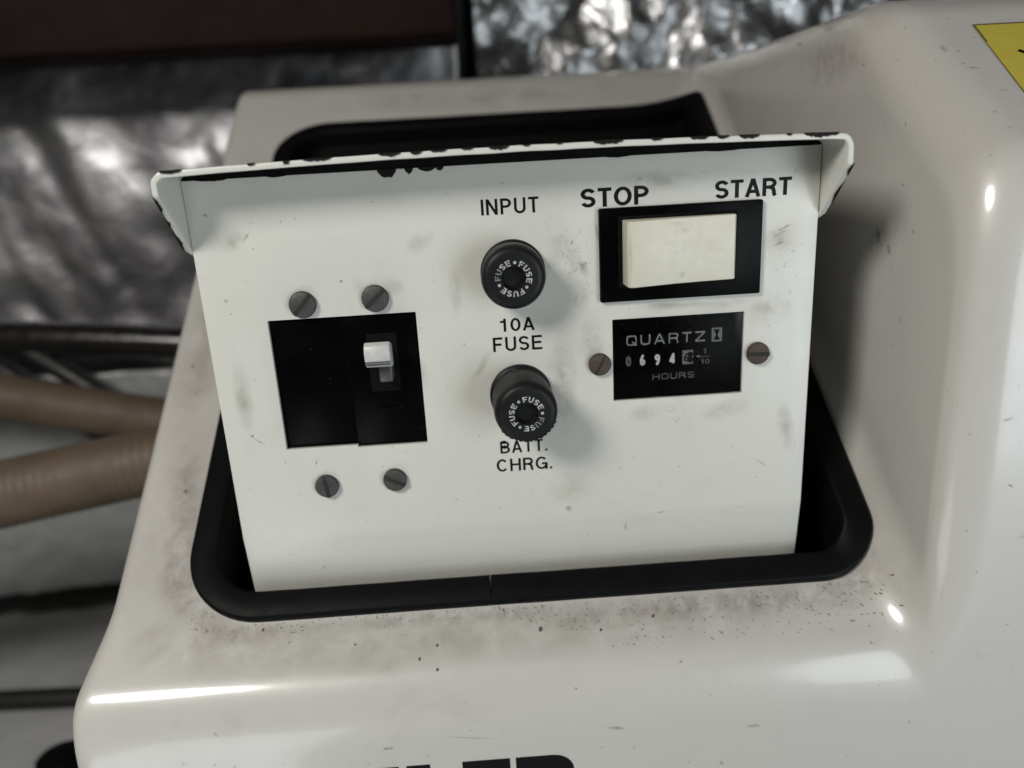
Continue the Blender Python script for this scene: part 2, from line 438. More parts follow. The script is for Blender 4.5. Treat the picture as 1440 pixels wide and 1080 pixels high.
tube('ribbed_hose', [(-620, 300, -95), (-450, 265, -108), (-330, 250, -120), (-260, 250, -136), (-205, 255, -150), (-131, 262, -165)], 14, M_HOSE, rib=.45,
     label='thinner brown ribbed hose sagging across in front of the foil', cat='hose', group='hoses entering the hood')
tube('ribbed_hose', [(-620, 120, -205), (-420, 130, -170), (-290, 140, -150), (-215, 148, -140), (-170, 156, -136), (-131, 166, -134)], 16.5, M_HOSE, rib=.4, ribstep=4.5,
     label='thicker tan ribbed hose running below the thinner brown hose', cat='hose', group='hoses entering the hood')
def sheet(s, t):
    x = -640+505*s; zb = -287+5*mn.noise(Vector((x*.04, 7, 0)))+3*mn.noise(Vector((x*.15, 7, 0))); z = zb+(-125-zb)*t
    v = Vector((x*.012, z*.012, 4.4))
    return (x, 300-9*mn.noise(v)-7*abs(mn.noise(v*2.3))-3*abs(mn.noise(v*5)), z)
V, F = grid(110, 40, sheet)
tag(mesh('plastic_sheet', V, F, simple('pale_grey_plastic_sheet', (.30, .31, .31), .35, var=.2), org=(-390, 300, -287), smooth=180, solid=.4),
    'pale grey crumpled plastic sheet hanging below the foil behind the tan hose', 'sheet')
for dx in (0, 34):
    tube('black_cable', [(-345+dx, 284, -100), (-310+dx, 276, -122), (-278+dx, 272, -148), (-250+dx, 274, -180), (-238+dx, 276, -230), (-236+dx, 270, FLOOR+5)], 6.5, M_CABLE,
         label='slim black cable dropping behind the hoses, the one nearer the white hood' if dx else 'slim black cable dropping behind the hoses, the one farther from the white hood', cat='cable', group='cables behind the hoses')
tube('black_pipe', [(-640, 292, -80), (-420, 288, -88), (-300, 284, -96), (-200, 284, -106), (-131, 284, -116)], 11, simple('glossy_black_pipe', (.012, .011, .011), .25), n=24,
     label='glossy black pipe running above the thinner brown hose', cat='pipe')
tube('black_cable', [(-640, 234, FLOOR+6.5), (-480, 234, FLOOR+6.5), (-380, 226, FLOOR+6.5), (-300, 222, FLOOR+6.5), (-200, 218, FLOOR+6.5)], 6.5, M_CABLE,
     label='thick black cable lying on the grey floor beside the hood', cat='cable')
V, F = [], []
prof = [(0.1, 0), (20, 0), (20, 5), (14, 8), (13, 22), (17, 24), (17, 30), (12, 33), (0.1, 33)]
for r_, z_ in prof:
    for i in range(28):
        a = 2*math.pi*i/28; V.append((-262+.75*r_*math.cos(a), 150+.75*r_*math.sin(a), FLOOR+.75*z_))
for j in range(len(prof)-1):
    for i in range(28): F.append((j*28+i, j*28+(i+1) % 28, (j+1)*28+(i+1) % 28, (j+1)*28+i))
tag(mesh('rubber_foot', V, F, M_RUBBER, org=(-262, 150, FLOOR), smooth=40), 'small round black rubber foot on the grey floor', 'foot')

# ------------------------------------------------------------------ the generator hood
hood = thing('generator_hood', (60, 120, FLOOR), 'glossy white moulded generator hood with a black trimmed sloping opening', 'generator')
us = []
u = -133.0                                    # starts below the floor line and is clamped to it
while u < 350: us.append(u); u += 1.6 if -40 < u < 300 else 3.0
rows = [section(u) for u in us]; n = len(rows[0])
V, F = [], []
for u, r in zip(us, rows):
    for x, h in r:
        p = P(x, u, h)
        if p.z < FLOOR: p.z = FLOOR
        V.append(p)
for j in range(len(us)-1):
    for i in range(n-1):
        xm = (rows[j][i][0]+rows[j][i+1][0])/2; um = (us[j]+us[j+1])/2
        if 14 < i < 14+120+40 and inside(xm, um, 3.2): continue
        F.append((j*n+i, j*n+i+1, (j+1)*n+i+1, (j+1)*n+i))
mesh('shell', V, F, M_SHELL, hood, smooth=180, solid=2.5)
# rubber trim swept round the opening
sec = [(-.2, -.6), (-.3, 1.9), (-.05, 2.7), (.7, 3.1), (4.2, 3.3), (7.4, 3.2), (8.3, 2.9), (8.6, 2.2), (8.6, -16), (5.4, -16), (5.4, -.6)]
path = outline(0, 12); V, F = [], []
m = len(sec)
for i, (x, u) in enumerate(path):
    a = path[max(i-1, 0)]; b = path[min(i+1, len(path)-1)]
    d = Vector((b[0]-a[0], b[1]-a[1])).normalized(); nin = Vector((-d.y, d.x))     # inward
    wob = .25*mn.noise(Vector((x*.05, u*.05, 1)))
    for o_, hh in sec:
        xx, uu = x+nin.x*(o_+wob*.6), u+nin.y*(o_+wob*.6)
        V.append(P(xx, uu, h_surf(x, u)*(1-.0*o_)+hh+(wob if hh > 0 else 0)))
for i in range(len(path)-1):
    for k in range(m):
        F.append((i*m+k, i*m+(k+1) % m, (i+1)*m+(k+1) % m, (i+1)*m+k))
F.append(tuple(range(m))); F.append(tuple((len(path)-1)*m+k for k in range(m))[::-1])
mesh('rubber_trim', V, F, M_RUBBER, hood, smooth=50)
# dark well under the opening
V, F = [], []
path = outline(5.6, 8)[:-1]
for x, u in path: V.append(P(x, u, h_surf(x, u)-1))
k = len(path); BOT = -235.0
for x, u in path:
    p = P(x, u, 0); V.append((p.x, p.y, BOT))
for i in range(k): F.append((i, (i+1) % k, k+(i+1) % k, k+i))
F.append(tuple(k+i for i in range(k)))
mesh('well_liner', V, F, M_WELL, hood, smooth=40)

# bold maker's lettering on the front face
def front_letters():
    y = -30.06; z1 = -164.7; H = 18; z0 = z1-H; V, F = [], []
    def quad(*p):
        o = len(V); V.extend([(a, y, b) for a, b in p]); F.append(tuple(range(o, o+len(p))))
    st = 6.6; b = 4.2
    # K
    quad((-102, z0), (-95.4, z0), (-95.4, z1), (-102, z1)); quad((-95.4, z0+6), (-89, z1), (-81.5, z1), (-95.4, z0+3))
    quad((-92.3, z0+9.5), (-88, z0+12), (-80.5, z0), (-88, z0))
    # O
    for i in range(36):
        a0, a1 = R(10*i), R(10*i+10); cx, cz = -70.6, z0+9
        quad(*[(cx+rx*math.cos(t), cz+rz*math.sin(t)) for rx, rz, t in ((9.6, 9.0, a0), (9.6, 9.0, a1), (3.4, 4.8, a1), (3.4, 4.8, a0))][::-1])
    # H L E R
    quad((-59.4, z0), (-52.8, z0), (-52.8, z1), (-59.4, z1))
    quad((-47.8, z0), (-41.2, z0), (-41.2, z1), (-47.8, z1)); quad((-52.8, z0+7), (-47.8, z0+7), (-47.8, z0+11), (-52.8, z0+11))
    quad((-39, z0), (-32.2, z0), (-32.2, z1), (-39, z1)); quad((-32.2, z0), (-24.8, z0), (-24.8, z0+b), (-32.2, z0+b))
    quad((-22.9, z0), (-16.2, z0), (-16.2, z1), (-22.9, z1))
    for q in (z0, z0+6.9, z1-b): quad((-16.2, q), (-9.1, q), (-9.1, q+b), (-16.2, q+b))
    quad((-7.4, z0), (-.8, z0), (-.8, z1), (-7.4, z1))
    top = [(-.8, z1), (3.4, z1)]+[(3.4+6*math.cos(R(90-15*i)), z1-5.3+5.3*math.sin(R(90-15*i))) for i in range(1, 13)]+[(-.8, z1-10.6)]
    quad(*top[::-1]); quad((.5, z1-10.6), (6, z1-10.6), (10, z0), (3, z0))
    return mesh('lettering', V, F, M_INK, hood, org=(-30, y, z0))
tag(front_letters(), 'bold black lettering cut off at the foot of the front face')

# yellow sticker on the raised slope
def on_top(x, u, off=.0): return P(x, u, h_high(u)+off)
def patch(name, x0, x1, u0, u1, off, mat, parent, sk=0):
    V, F = grid(6, 10, lambda s, t: on_top(x0+(x1-x0)*s+sk*(1-t), u0+(u1-u0)*t, off))
    return mesh(name, V, F, mat, parent, smooth=180)
st = patch('warning_sticker', 137.3, 205, 62, 117.5, .22, M_YELLOW, hood, -3.0)
tag(st, 'yellow sticker with a thin brown edge')
V, F = [], []
def strip(pts, w, fn):
    v, f = ribbon(pts, w); o = len(V)
    V.extend([fn(a, b) for a, b in v]); F.extend([tuple(i+o for i in q) for q in f])
strip([(134.4, 62.2), (137.4, 117.2), (204.8, 117.2)], .7, lambda a, b: on_top(a, b, .26))
mesh('sticker_edge', V, F, M_BROWNINK, st)
V, F = [], []
strip([(143.4, 102.6), (146.2, 99.4), (150, 97.5)], 1.5, lambda a, b: on_top(a, b, .26))
strip([(142.6, 95.6), (148, 96.4)], .5, lambda a, b: on_top(a, b, .28))
mesh('sticker_print', V, F, M_INK, st)

# ------------------------------------------------------------------ the control box in the opening
cb = thing('control_box', (0, 40, BOT), 'white control box with fuses, switch and hour meter standing in the black opening', 'control box')
# one bent sheet: left side, top, right side; its front edge follows the little gussets
TH = 1.5
YF = -14.6
def bend(z):
    if z > -103: return 0
    q = min((-103-z)/5, 1); return (-105.5-z)*math.tan(R(7)) if z <= -108 else max(0, q*q*.5)
def bow(x): return 1.5*max(0, 1-(x/88)**2)
def sheet_path():
    pts = []
    for z in [BOT, -160, -110, -70, -40, -26, -20, -18, -15, -12, -9, -7, -6, -5, -4, -3, -2]: pts.append((-86.5 if z > -18.5 else -85.2, z))
    for i in range(7):
        t = R(180-90*i/6); pts.append((-86.5+3+3*math.cos(t), -.6+3*math.sin(t)+.35*math.sin(t)))
    for i in range(1, 60):
        x = -83.7+167.4*i/60; pts.append((x, 2.75+bow(x)-bow(82.6)+.12*mn.noise(Vector((x*.12, 0, 0)))))
    for i in range(7):
        t = R(90-90*i/6); pts.append((86.7-3+3*math.cos(t), -1.6+3*math.sin(t)+1.2*math.sin(t)))
    for z in [-2, -3, -4, -5, -6, -7, -9, -12, -15, -18, -20, -26, -40, -70, -110, -160, BOT]: pts.append((86.7 if z > -18.5 else 85.2, z))
    return pts
sp = sheet_path()
def yfront(x, z):
    if z > (-3 if x < 0 else -5): return YF+.12*mn.noise(Vector((x*.3, z*.3, 2)))
    if z > -18.5:
        zz = -3 if x < 0 else -5
        return YF+(-.2-YF)*(zz-z)/(18.5+zz)
    return 1.7+bend(z)
V, F = [], []; ny = 8
for x, z in sp:
    yf = yfront(x, z)
    for j in range(ny):
        t = j/(ny-1); y = yf+(96-yf)*t*t
        sx = 1+ (.004 if (x < 0 and -16 < z < 1.5 and abs(x) > 82) else 0)*max(0, -y/14.6)
        V.append((x*sx, y, z))
for i in range(len(sp)-1):
    for j in range(ny-1): F.append((i*ny+j, i*ny+j+1, (i+1)*ny+j+1, (i+1)*ny+j))
mesh('cover', V, F, M_PANEL, cb, smooth=35, solid=TH, bevel=.25, soloff=1)
V, F = box_vf(-83.5, 83.5, 94, 95.5, BOT, 1.5)
mesh('back_plate', V, F, M_PANEL, cb, smooth=40)
# face plate with real cut-outs; bent slightly back along its foot
XS = [-84.95, -68.0, -47.3, -27.1, 27.8, 65.4, 84.95]
ZS = [-190, -107.5, -106.5, -105, -103.5, -77.3, -76.6, -68.3, -44.2, -38.4, -12, 0]
def cut(x, z):
    if -68.0 < x < -47.3 and -76.6 < z < -38.4: return True
    if -47.3 < x < -27.1 and -77.3 < z < -38.4: return True
    return 27.8 < x < 65.4 and -68.3 < z < -44.2
V, F = [], []; xs = []
for a, b in zip(XS, XS[1:]):
    k = 4; xs += [a+(b-a)*i/k for i in range(k)]
xs.append(XS[-1])
for z in ZS:
    for x in xs: V.append((x, bend(z), z))
n = len(xs)
for j in range(len(ZS)-1):
    for i in range(n-1):
        if cut((xs[i]+xs[i+1])/2, (ZS[j]+ZS[j+1])/2): continue
        F.append((j*n+i, j*n+i+1, (j+1)*n+i+1, (j+1)*n+i))
face = mesh('face_plate', V, F, M_PANEL, cb, smooth=30, solid=1.5, soloff=-1, bevel=.22)

V = [(x, .3, z_) for x in [-84.8+169.6*i/40 for i in range(41)] for z_ in (-1.2, 1.0+bow(x)-bow(82.6))]
V += [(x, 2.2, z_) for x, _, z_ in V]
F = [(2*i, 2*i+2, 2*i+3, 2*i+1) for i in range(40)]+[(82+2*i, 82+2*i+1, 82+2*i+3, 82+2*i+2) for i in range(40)]+[(2*i+1, 2*i+3, 82+2*i+3, 82+2*i+1) for i in range(40)]
mesh('gap_shade', V, F, M_WELL, cb)  # dark strip stands in for the shade in the gap under the top
# printed words
for s, x0, x1, z0, h, t, g in (('INPUT', -7.1, 8.4, -13.3, 4.15, .155, .17), ('STOP', 19.8, 38.2, -12.85, 4.95, .182, .10), ('START', 56.2, 77.1, -12.6, 4.75, .182, .09),
                               ('10A', -3.9, 5.8, -45.6, 3.75, .155, .13), ('FUSE', -6.2, 7.7, -51.3, 4.15, .155, .17),
                               ('BATT.', -6.0, 7.8, -82.3, 3.8, .155, .14), ('CHRG.', -7.4, 9.0, -88.1, 4.0, .155, .14)):
    text_obj('lettering', s, M_INK, face, x0, x1, z0, h, -.05, t, g)

# slotted screws
def screw(x, z, r, ang, mat, y0=-.02, slotw=1.15, hgt=1.7):
    prof = [(r*.99, y0), (r, y0-hgt*.55), (r*.93, y0-hgt*.85), (r*.7, y0-hgt), (.05, y0-hgt*1.08)]
    V, F = lathe_y(x, z, prof, 36)
    o = mesh('screw', V, F, mat, cb, org=(x, y0, z), smooth=45)
    ca, sa = math.cos(R(ang)), math.sin(R(ang)); L = r*.97; w2 = slotw/2
    ys, yb = y0-hgt*1.10, y0-hgt*.5
    V, F = [], []
    for a in (-L, -L*.7, 0, L*.7, L):
        yy = ys+(.34 if abs(a) > L*.9 else (.09 if a else -.02))
        for b, q in ((-w2, yb), (-w2, yy), (w2, yy), (w2, yb)): V.append((x+a*ca-b*sa, q, z+a*sa+b*ca))
    for i in range(4):
        for k in range(3): F.append((i*4+k, i*4+k+1, i*4+k+5, i*4+k+4))
    mesh('slot', V, F, M_SLOT, o)
    return o
screw(-57.6, -34.3, 3.75, 47, M_SCREW); screw(-37.7, -33.8, 3.75, 42, M_SCREW)
screw(-57.7, -88.6, 3.5, 97, M_SCREW); screw(-37.6, -88.1, 3.5, -27, M_SCREW)
screw(23.9, -56.8, 3.25, 62, M_RUST, slotw=.5); screw(69.5, -56.5, 3.25, -4, M_RUST)

# circuit breaker: two black modules and a pale lever
bk = box('circuit_breaker', (-67.9, -47.45, 1.2, 40, -76.5, -38.5), M_BLACK, cb, bevel=.3)
box('pole_module', (-47.4, -27.2, .95, 40, -77.2, -38.45), M_BLACK, bk, bevel=.15)
prof = [(-2.5, -52.2), (-4.2, -52.4), (-7.0, -51.6), (-8.6, -49.6), (-8.9, -47.2), (-8.2, -45.4), (-6.4, -44.7), (-2.5, -46.2)]
V, F = [], []
for x in (-41.2, -34.2):
    V += [(x, y, z) for y, z in prof]
k = len(prof)
F = [tuple(range(k))[::-1], tuple(range(k, 2*k))]+[(i, (i+1) % k, k+(i+1) % k, k+i) for i in range(k)]
lv = mesh('lever', V, F, M_LEVER, bk, org=(-37.7, -5, -48), bevel=.35, smooth=40)
V, F = [], []
for z in (-49.9, -50.7):
    v, f = box_vf(-41.1, -34.3, -8.75+(-z-49.9)*.55, -8.0, z-.12, z+.12)
    o = len(V); V += v; F += [tuple(i+o for i in q) for q in f]
tag(mesh('grip_line', V, F, M_SCREW, lv, smooth=40), kind='stuff')
box('lever_stem', (-38.3, -34.6, -4.6, 1.0, -56.8, -51.5), simple('dark_grey_plastic', (.06, .06, .06), .35), bk, bevel=.5)
box('lever_slot', (-41.6, -33.2, .75, 1.0, -61, -44), M_WELL, bk, bevel=.1)
box('module_ridge', (-40.5, -34.5, .6, 1.0, -66.2, -65.6), M_BLACK, bk, bevel=.12)

# fuse holders
def ring_text(cx, cz, y, parent, start, faded):
    V, F, VD, FD = [], [], [], []; r0, hgt = 3.35, 1.55
    word, W = text2d('FUSE', .19, .22)
    for q in range(3):
        a_mid = start-60-120*q                     # centre of this word, clockwise from the dot
        for v, f, k in word:
            tgt, ft = (VD, FD) if q == faded and v[0][0] < W*.55 else (V, F)
            o = len(tgt)
            for a, b in v:
                ang = R(a_mid-(a/W-.5)*86); rr = r0+b*hgt
                tgt.append((cx+rr*math.cos(ang), y-.006*k, cz+rr*math.sin(ang)))
            ft += [tuple(i+o for i in p) for p in f]
        ang = R(start-120*q); rc_ = r0+hgt*.5; o = len(V)
        V += [(cx+rc_*math.cos(ang)+.42*math.cos(R(30*i)), y, cz+rc_*math.sin(ang)+.42*math.sin(R(30*i))) for i in range(12)]
        F.append(tuple(range(o, o+12))[::-1])
    mesh('ring_lettering', V, F, M_GREYINK, parent)
    if VD: mesh('ring_lettering', VD, FD, M_DIMINK, parent)
def fuse(cx, cz, L, dx, start, knurl, faded):
    """collar against the face, then a round cap; dx lets the cap sit a little off"""
    V, F = lathe_y(cx, cz, [(8.9, 0), (8.9, -1.3), (8.5, -1.8), (8.2, -1.9), (8.1, -L*.35), (7.4, -L*.36)], 56)
    f = mesh('fuse_holder', V, F, M_FUSE, cb, org=(cx, 0, cz), smooth=35)
    def md(r, a, j):
        if knurl and 3 <= j <= 5: return r*(1+.035*(1 if int(a*180/math.pi/5) % 2 else 0)) if R(215) < a < R(345) else r
        return r
    y1 = -L
    prof = [(8.0, -L*.34), (8.55, -L*.36), (8.6, y1+3.2), (8.45, y1+1.9), (8.3, y1+1.5), (7.9, y1+.6), (7.2, y1+.12), (6.2, y1), (3.1, y1), (2.8, y1+.5), (2.6, y1+2.2), (.05, y1+2.4)]
    V, F = lathe_y(cx, cz, prof, 144, md)
    V = [(x+dx*(-y/L), y, z-.3*dx*(-y/L)) for x, y, z in V]
    c = mesh('cap', V, F, M_FUSE, f, smooth=35)
    return f, c
def fuse_full(cx, cz, L, dx, start, knurl, faded):
    f, c = fuse(cx, cz, L, dx, start, knurl, faded)
    ring_text(cx+dx, cz-.3*dx, -L-.03, c, start, faded)
    box('keying_slot', (cx-2.2, cx-.8, -L*.33, -1.9, cz+7.7, cz+8.3), M_SLOT, f, bevel=.1)
fuse_full(.5, -28.9, 12.0, -.3, 83, False, 2)
fuse_full(.9, -64.2, 17.5, .7, 0, True, 0)

# start / stop rocker switch
sw = box('rocker_switch', (24.4, 69.1, -1.6, 20, -38.9, -13.3), M_BLACK, cb, bevel=.45)
prof = [(30.6, -1.0), (30.9, -7.6), (31.6, -8.3), (32.6, -8.5), (44, -5.9), (52, -4.9), (60.6, -4.2), (61.1, -3.8), (61.1, -1.0)]
V = [(x, y, -34.0) for x, y in prof]+[(x, y, -16.5) for x, y in prof]; k = len(prof)
F = [tuple(range(k)), tuple(range(k, 2*k))[::-1]]+[(i, k+i, k+(i+1) % k, (i+1) % k) for i in range(k)]
rk = mesh('rocker', V, F, M_CREAM, sw, org=(46, -3, -25), bevel=.35, seg=3, smooth=25)
box('rocker_recess', (29.4, 62.0, -1.75, -1.5, -34.9, -15.6), M_WELL, sw, bevel=.08)

# hour meter
hm = box('hour_meter', (28.0, 65.2, 1.1, 30, -68.1, -44.4), M_BLACK, cb, bevel=.2)
y = 1.05
SHORT = dict(Q=1.15, U=1.1, A=1.2, R=1.1, T=1.05, Z=1.1, H=1.15, o=1.15, S=1.1)
text_obj('lettering', 'QUARTZ', M_GREYINK, hm, 31.9, 54.6, -52.3, 3.0, y, .15, .42, widths=SHORT)
text_obj('lettering', 'HoURS', M_DIMINK, hm, 39.4, 51.6, -63.0, 1.85, y, .16, .30, widths=SHORT)
V, F = [], []
def fq(pts, yy=y):
    o = len(V); V.extend([(a, yy, b) for a, b in pts]); F.append(tuple(range(o, o+len(pts))))
x0, x1, z0, z1 = 56.5, 59.4, -52.6, -48.6
for q in ((x0, z0, x0+.4, z1), (x1-.4, z0, x1, z1), (x0+.4, z0, x1-.4, z0+.4), (x0+.4, z1-.4, x1-.4, z1)):
    fq([(q[0], q[1]), (q[2], q[1]), (q[2], q[3]), (q[0], q[3])])
cx, cz = (x0+x1)/2, (z0+z1)/2
fq([(x0+.55, z0+.5), (cx-.28, cz), (x0+.55, z1-.5)]); fq([(x1-.55, z0+.5), (x1-.55, z1-.5), (cx+.28, cz)])
mesh('hourglass_emblem', V, F, M_GREYINK, hm)
for c, x, mt in (('0', 32.4, M_DIMINK), ('6', 36.5, M_DIGIT), ('9', 40.8, M_DIGIT), ('4', 45.1, M_DIGIT)):
    dw = box('digit_wheel', (x-1.35, x+1.35, 1.02, 1.08, -59.0, -54.6), M_BLACK, hm, bevel=.0)
    text_obj('digit', c, mt, dw, x-.78, x+.78, -58.35+(x-32)*.004, 3.0, .98, .24)
dw = box('digit_wheel', (48.1, 51.2, 1.02, 1.08, -58.8, -54.7), simple('tenths_wheel', (.40, .40, .40), .5, var=.7, vscale=1200), hm, bevel=0)
text_obj('digit', '8', M_INK, dw, 49.4, 51.3, -58.4, 3.3, .98, .26)
text_obj('digit', '6', M_INK, dw, 48.5, 49.9, -58.0, 2.4, .97, .2)
text_obj('lettering', '-', M_GREYINK, hm, 52.2, 53.2, -57.3, 1.4, y, .3)
text_obj('lettering', '1', M_DIMINK, hm, 54.1, 55.2, -56.1, 1.6, y, .16)
text_obj('lettering', '10', M_DIMINK, hm, 53.5, 56.0, -59.1, 1.5, y, .16, .1)
V, F = [], []; fq([(53.3, -57.0), (56.3, -57.0), (56.3, -56.8), (53.3, -56.8)]); mesh('fraction_bar', V, F, M_DIMINK, hm)
# clear window over the dial
gm, nt, p = new_mat('meter_window'); p.inputs['Transmission Weight'].default_value = 1; p.inputs['Roughness'].default_value = .04; p.inputs['IOR'].default_value = 1.2
box('window', (28.2, 65.0, .55, .75, -67.9, -44.6), gm, hm, bevel=0)

# ------------------------------------------------------------------ chips, scuffs, grime, brown film
def blob(cx, cz, rx, rz, ang, n=11, jag=.35, seed=0):
    rnd = random.Random(seed); out = []
    for i in range(n):
        t = 2*math.pi*i/n; k = 1-jag*rnd.random()
        a, b = rx*k*math.cos(t), rz*k*math.sin(t)
        out.append((cx+a*math.cos(R(ang))-b*math.sin(R(ang)), cz+a*math.sin(R(ang))+b*math.cos(R(ang))))
    return out
# chips in the paint along the front edge of the cover
V, F = [], []
def rim_z(x):                                  # outer (top) surface of the sheet at its front edge
    return 2.75+bow(x)-bow(82.6)
def chip(x, w, d, seed):
    rnd = random.Random(seed); k = max(5, int(w/.5)); top, bot = [], []
    for i in range(k+1):
        s = i/k; xx = x-w/2+w*s
        top.append((xx, YF-.24, rim_z(xx)+.10)); e = math.sin(math.pi*s)**.5
        bot.append((xx, YF-.24, rim_z(xx)-d*e*(.6+.5*rnd.random())))
    bk_ = [(a, YF-.24+1.6*(.5+.7*rnd.random()), c+.12) for a, b, c in top]
    o = len(V); V.extend(bot+top+bk_); kk = k+1
    for i in range(k):
        F.append((o+i, o+i+1, o+kk+i+1, o+kk+i)); F.append((o+kk+i, o+kk+i+1, o+2*kk+i+1, o+2*kk+i))
for i, (x, w, d) in enumerate(((-81.5, 5.5, .8), (-62, 2.0, .5), (-53.5, 1.6, 1.1), (-46, 7, .7), (-28.5, 5.5, .8), (-22, 3, .7), (-16.5, 4, .6), (-9.5, 3, .5), (-1.8, 5, .9),
                               (5, 2, .4), (25, 7.5, .9), (37, 3, .5), (47.5, 4.5, .8), (53.5, 3.2, .7), (60, 5.2, .9), (78, 9, 1.0), (70, 1.5, .5), (13, 1.4, .3))):
    chip(x, w, d, i)
def edge_chip(side, t0, t1, wd, seed):         # along the slanting gusset edges
    rnd = random.Random(seed); k = 7; a, b = [], []
    for i in range(k+1):
        t = t0+(t1-t0)*i/k; zz = -3 if side < 0 else -5; z = zz-(18.5+zz)*t; yy = YF+(-.2-YF)*t
        bx = 86.8; e = math.sin(math.pi*i/k)*wd*(.6+.5*rnd.random())
        a.append((side*(bx+.12), yy-.20, z-.05)); b.append((side*(bx-e), yy-.22, z-.08))
    o = len(V); V.extend(a+b); kk = k+1
    for i in range(k): F.append((o+i, o+i+1, o+kk+i+1, o+kk+i))
for i, (s, a, b, wd) in enumerate(((-1, -.02, .30, .9), (-1, .38, .52, .7), (-1, .62, .95, .8), (1, -.03, .22, .7), (1, .30, .78, .7))):
    edge_chip(s, a, b, wd, 50+i)
tag(mesh('paint_chips', V, F, M_CHIP, cb, smooth=30), kind='stuff')
V, F = [], []
for i, (x, w_, d) in enumerate(((-31.2, 5.0, 2.3), (-25.4, 2.2, 1.5), (-20.6, 4.6, 1.1), (-17.2, 2.0, 1.3), (-77, 8, .5), (-60, 5, .4), (30, 6, .35), (58, 8, .3))):
    rnd = random.Random(i+90); k = 10; o = len(V)
    for j in range(k+1):
        s = j/k; V.append((x-w_/2+w_*s, -.06, .02)); V.append((x-w_/2+w_*s, -.06, -d*math.sin(math.pi*min(max(s, .02), .98))**.45*(.72+.34*rnd.random())))
    for j in range(k): F.append((o+2*j, o+2*j+1, o+2*j+3, o+2*j+2))
tag(mesh('paint_chips', V, F, M_CHIP, face), kind='stuff')

def smears(name, items, fn, mat, parent, k=6):
    """items: (a, b, half length, half width, angle); fn maps the surface's own 2-D place to space"""
    V, F, UV = [], [], []
    for idx, (a, b, L, W, ang) in enumerate(items):
        e = .05; c0 = Vector(fn(a, b)); nn = (Vector(fn(a+e, b))-c0).cross(Vector(fn(a, b+e))-c0).normalized()
        if nn.dot(Vector((-.3, -1, .5))) < 0: nn = -nn
        lift = nn*(.0015 if L < 1.5 else .006)*idx
        o = len(V); ca, sa = math.cos(R(ang)), math.sin(R(ang))
        for j in range(k+1):
            for i in range(k+1):
                p, q = 2*i/k-1, 2*j/k-1
                V.append(Vector(fn(a+p*L*ca-q*W*sa, b+p*L*sa+q*W*ca))+lift); UV.append((p, q))
        for j in range(k):
            for i in range(k): F.append((o+j*(k+1)+i, o+j*(k+1)+i+1, o+(j+1)*(k+1)+i+1, o+(j+1)*(k+1)+i))
    o = mesh(name, V, F, mat, parent, uv=UV, smooth=180)
    return tag(o, kind='stuff')
rs = random.Random(21)
onface = lambda a, b: (a, bend(b)-.035, b)
onface2 = lambda a, b: (a, bend(b)-.045, b)
smears('grime', [(-24.2, -19.2, 5, 3, 30), (-15.6, -33, 2, 8, 0), (15.1, -25.5, 5, 9, 10), (18.4, -36, 4, 5, 0), (75, -24, 6, 5, 20), (-73.4, -16.3, 4, 2.5, 30), (60, -41.2, 9, 1.8, 3),
                 (45, -41, 12, 1.2, 0), (-33, -31, 4, 3, 0), (13, -60, 5, 14, 0), (79, -80, 3, 9, 10), (37, -72.5, 6, 3, 0), (60, -73, 9, 3, 10), (-78, -60, 3, 12, 0), (40, -7, 14, 3, 0), (72, -44, 8, 6, 0),
                 (22, -50, 4, 9, 0)], onface, M_SMUDGE, face)
smears('stain', [(-9.2, -54.2, 5, 1.4, 60), (-11, -57, 4, 1.2, 50), (-42, -30, 2, 3, 0), (12, -70, 6, 10, 0), (14, -95, 8, 6, 0)], onface, M_YELLOWED, face)
smears('scuff', [(75.1, -21.6, 3.4, .35, 25), (74.6, -22.8, 2.6, .4, 25), (74.3, -25.6, 1.6, .3, 22), (-77.2, -71.6, .7, .5, 0), (-75.5, -73.4, 3, .22, -38), (30.9, -109.0, 2.2, .28, 86), (41.8, -105.0, 1.6, .3, 5),
                 (60.5, -106.4, .6, .4, 0), (72.0, -90.8, 2.6, .25, -38), (13.6, -101.6, 1.2, 1.2, 0), (-60, -81.1, 1, .3, 65), (-33.8, -79.6, .7, .3, 60), (-46.5, -28.6, .5, .5, 0), (66, -105, 1.5, .25, -10),
                 (-7, -100, .5, .4, 0), (-62.4, -116.2, .6, .4, 0), (44.3, -71.0, 1.0, .18, 0), (44.3, -72.6, 1.0, .18, 0), (43.4, -71.8, .8, .16, 90), (45.4, -71.8, .8, .16, 90), (45.6, -75.3, 1.8, .15, -55), (46.6, -75.6, 1.4, .15, 50),
                 (78, -6.4, .4, .5, 0), (36, -6.0, 1.2, .6, 0), (-70, -15, 2.2, .3, 50), (-80, -9, .8, .5, 0), (24, -20, .4, 4, 8), (20, -29, 1.5, 3, 20), (17, -22, 1.2, .3, 70), (63, -85, .5, .4, 0), (-20, -96, .4, .4, 0)]
       +[(14+9*rs.random(), -18-20*rs.random(), .25+.5*rs.random(), .12, 90*rs.random()+20) for i in range(46)]
       +[(-82+164*rs.random(), -112+104*rs.random(), .15+.5*rs.random()**2, .1+.2*rs.random(), 180*rs.random()) for i in range(110)]
       +[(72+9*rs.random(), -20-30*rs.random(), .3+.7*rs.random(), .12, 30+20*rs.random()) for i in range(22)],
       onface2, M_SCUFF, face)
onrk = lambda a, b: (a, -8.55+max(0, a-32.6)*.228-.05 if a < 44 else -5.95+(a-44)*.113-.05, b)
smears('grime', [(44.5, -18.0, 2.6, .9, 0), (46.6, -19.6, 2, 1.2, 0), (46, -31.5, 1.2, 1.2, 40), (31.5, -25, .5, 7, 0)], onrk, M_SMUDGE, rk)
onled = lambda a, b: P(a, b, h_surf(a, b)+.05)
onled2 = lambda a, b: P(a, b, h_surf(a, b)+.07)
